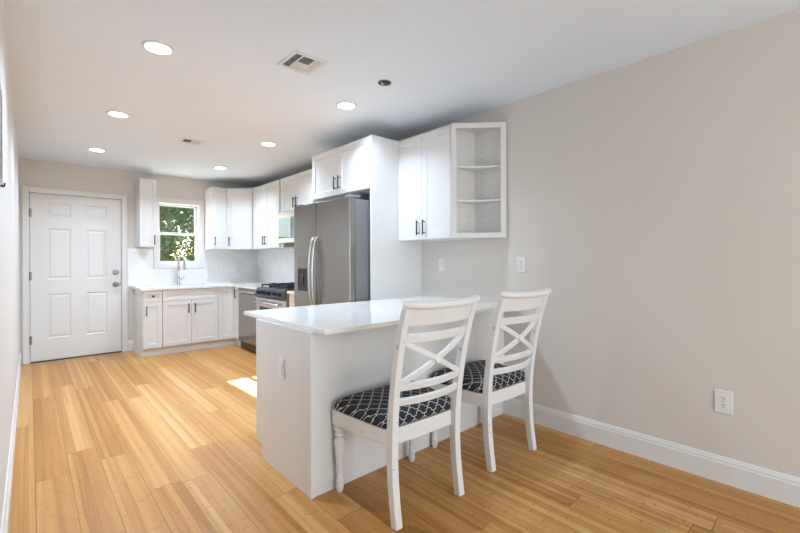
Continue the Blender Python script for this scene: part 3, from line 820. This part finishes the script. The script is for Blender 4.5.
# ------------------------------------------------------------------ dining chairs
RP = [(0, -.222), (.10, -.207), (.20, -.195), (.30, -.190), (.40, -.191), (.50, -.199), (.60, -.212), (.70, -.229), (.80, -.250), (.90, -.276), (1.0, -.311)]
def rp(z):
    for (z0, y0), (z1, y1) in zip(RP, RP[1:]):
        if z <= z1: return y0 + (y1 - y0) * (z - z0) / (z1 - z0)
    return RP[-1][1]
def chair(label, loc, rotz):
    t = thing('dining_chair', label, 'chair', loc, rotz, 'white dining chairs at the peninsula')
    HX = .2075
    for s in (-1, 1):
        bm = bmesh.new()
        sweep(bm, [(s * (HX + .010 * max(0, z - .4) / .6), y, z) for z, y in RP], (1, 0, 0), [.019] * 5 + [.0185] * 6, [.020, .020, .021, .022, .023, .021, .019, .018, .017, .016, .015])
        obj('back_post', bm, M['chair'], t, .004)
    for s in (-1, 1):
        bm = bmesh.new(); x, y = s * .250, .200
        lathe(bm, [(.012, 0), (.0175, .012), (.0205, .030), (.0165, .042), (.0155, .046), (.022, .052), (.022, .060), (.016, .066), (.0185, .12), (.024, .20), (.0305, .255), (.0295, .272), (.020, .284), (.019, .289),
                   (.028, .296), (.028, .303), (.021, .309), (.025, .317), (.031, .329), (.030, .342), (.022, .350)], (x, y, 0), seg=18)
        lg = smooth_by_angle(obj('front_leg', bm, M['chair'], t), 50)
        bm = boxes((x - .028, x + .028, y - .028, y + .028, .349, .416)); obj('leg_block', bm, M['chair'], lg, .002)
    # curved apron ring
    def outline(ins, n=8):
        fw, rw, yf, yr = .284 - ins, .226 - ins, .231 - ins, -.178 + ins
        p = []
        for k in range(n + 1):
            u = -1 + 2 * k / n; p.append((-fw * u, yf - .0 - .012 * u * u))
        for k in range(n + 1):
            u = -1 + 2 * k / n; p.append((rw * u, yr - .010 * (1 - u * u)))
        return p
    obj('seat_frame', one(ring_prism, outline(0), outline(.024), .354, .430), M['chair'], t, .003)
    obj('seat_board', one(prism, outline(.0245), .416, .429), M['chair'], t)
    # cushion
    bm = bmesh.new(); NA = 64; rings = []
    for sc_, z in ((.94, .4303), (.99, .434), (1.005, .443), (1.005, .456), (.985, .470), (.94, .482), (.84, .493), (.66, .501), (.42, .506), (.18, .508)):
        ring = []
        for k in range(NA):
            a_ = 2 * PI * k / NA; c, s_ = math.cos(a_), math.sin(a_); e = 2 / 9
            u = math.copysign(abs(c) ** e, c); v = math.copysign(abs(s_) ** e, s_)
            yy = v * .205 + .024; wx = .232 + (.290 - .232) * (v + 1) / 2
            ring.append(bm.verts.new((u * wx * sc_, .024 + (yy - .024) * sc_, z)))
        rings.append(ring)
    for q, r in zip(rings, rings[1:]):
        for k in range(NA): bm.faces.new((q[k], q[(k + 1) % NA], r[(k + 1) % NA], r[k]))
    bm.faces.new(rings[0][::-1]); bm.faces.new(rings[-1])
    c_ = obj('seat_cushion', bm, M['fabric'], t, smooth=True); c_['label'] = 'navy cushion with cream trellis pattern'
    # bowed rails
    def bow_pts(zc, z_l=None, n=12, x0=-.206, x1=.206, dz=0.0, bow=.034):
        P = []
        for k in range(n + 1):
            u = k / n; x = x0 + (x1 - x0) * u; P.append((x, rp(zc) - bow * (1 - (x / .2) ** 2), zc + dz * (2 * u - 1)))
        return P
    for zc, hh in ((.858, .019), (.630, .0165), (.560, .0165)):
        obj('back_rail', one(sweep, bow_pts(zc), (0, -.25, 1), hh, .009), M['chair'], t, .003)
    obj('crest_panel', one(sweep, bow_pts(.958), (0, -.33, 1), .042, .009), M['chair'], t, .002)
    bm = bmesh.new()
    P = [(x, rp(1.0) - .022 - .034 * (1 - (x / .2) ** 2), 1.010 + .008 * max(0, (abs(x) - .15) / .08)) for x in [-.243 + .486 * k / 20 for k in range(21)]]
    R = [.0185 if 0 < k < 20 else .013 for k in range(21)]; R[1] = R[19] = .0195
    tube(bm, P, R, 14)
    smooth_by_angle(obj('crest_roll', bm, M['chair'], t), 60)
    # crossed slats
    for s in (-1, 1):
        P = []
        for k in range(11):
            u = k / 10; x = -.196 + .392 * u; z = .742 + s * .100 * (2 * u - 1)
            P.append((x, rp(z) - .034 * (1 - (x / .2) ** 2) + s * .0015, z))
        obj('cross_slat', one(sweep, P, (0, 1, .18), .0075, .0135), M['chair'], t, .002)
    for s in (-1, 1):
        bm = bmesh.new(); lathe(bm, [(.021, 0), (.021, s * .004), (.014, s * .007), (.012, s * .006), (.004, s * .009)], (0, 0, 0), 'Y', 20)
        ro = smooth_by_angle(obj('rosette', bm, M['chair'], t)); ro.location = (0, rp(.742) - .034 + s * .008, .742); ro.rotation_euler = (-.18, 0, 0)
    return t
ch = chair('white cross back chair nearer the camera, at the free end of peninsula', (1.440, 1.583, 0), math.radians(-2.8))
c2 = copy_tree(ch); c2.location = (2.174, 1.590, 0)
c2['label'] = 'white cross back chair further right, next to the greige wall'

# ------------------------------------------------------------------ outside the kitchen window
struct(obj('ground', boxes((-20, 24, YB + .5, 45, -.45, -.30)), M['grass']), 'lawn outside')
def tree(label, x, y, h, cr, nleaf, mat, seed, group='trees outside the window'):
    rnd = random.Random(seed)
    t = thing('tree', label, 'tree', (x, y, -.30), 0, group)
    bm = bmesh.new()
    tube(bm, [(0, 0, 0), (.05, .03, h * .3), (-.04, .0, h * .6), (.06, .05, h * .9)], [.13, .11, .08, .03], 10)
    for k in range(9):
        a_ = k * 2.4; z0 = h * (.25 + .06 * k); L_ = cr * .8
        tube(bm, [(0, 0, z0), (math.cos(a_) * L_ * .5, math.sin(a_) * L_ * .5, z0 + .35), (math.cos(a_) * L_, math.sin(a_) * L_, z0 + .75)], [.045, .03, .012], 7)
    obj('trunk', bm, M['bark'], t)
    bm = bmesh.new()
    blobs = []
    for k in range(60):
        a_ = rnd.uniform(0, 2 * PI); r = cr * math.sqrt(rnd.random()); z = h * rnd.uniform(.18, 1.0)
        blobs.append(Vector((math.cos(a_) * r, math.sin(a_) * r, z)))
    for k in range(nleaf):
        b_ = rnd.choice(blobs); p = b_ + Vector((rnd.gauss(0, .24), rnd.gauss(0, .24), rnd.gauss(0, .20))) * (cr / 1.3)
        d = Vector((rnd.uniform(-1, 1), rnd.uniform(-1, 1), rnd.uniform(-1, .4))).normalized(); s = d.cross(Vector((rnd.uniform(-1, 1), rnd.uniform(-1, 1), rnd.uniform(-1, 1)))).normalized()
        L_ = rnd.uniform(.06, .12); W_ = L_ * .38
        vs = [bm.verts.new(q) for q in (p, p + d * L_ * .5 + s * W_, p + d * L_, p + d * L_ * .5 - s * W_)]
        bm.faces.new(vs)
    obj('foliage', bm, mat, t)
    return t
tree('leafy tree in the left half of the kitchen window', 2.45, 11.4, 3.9, 1.0, 9000, M['leaf'], 1)
tree('leafy tree in the right half of the kitchen window', 4.45, 14.7, 4.2, 1.15, 9000, M['leaf'], 2)
tree('darker tree behind, in the middle of the kitchen window', 4.6, 20.2, 4.6, 2.1, 14000, M['leaf_dark'], 3)
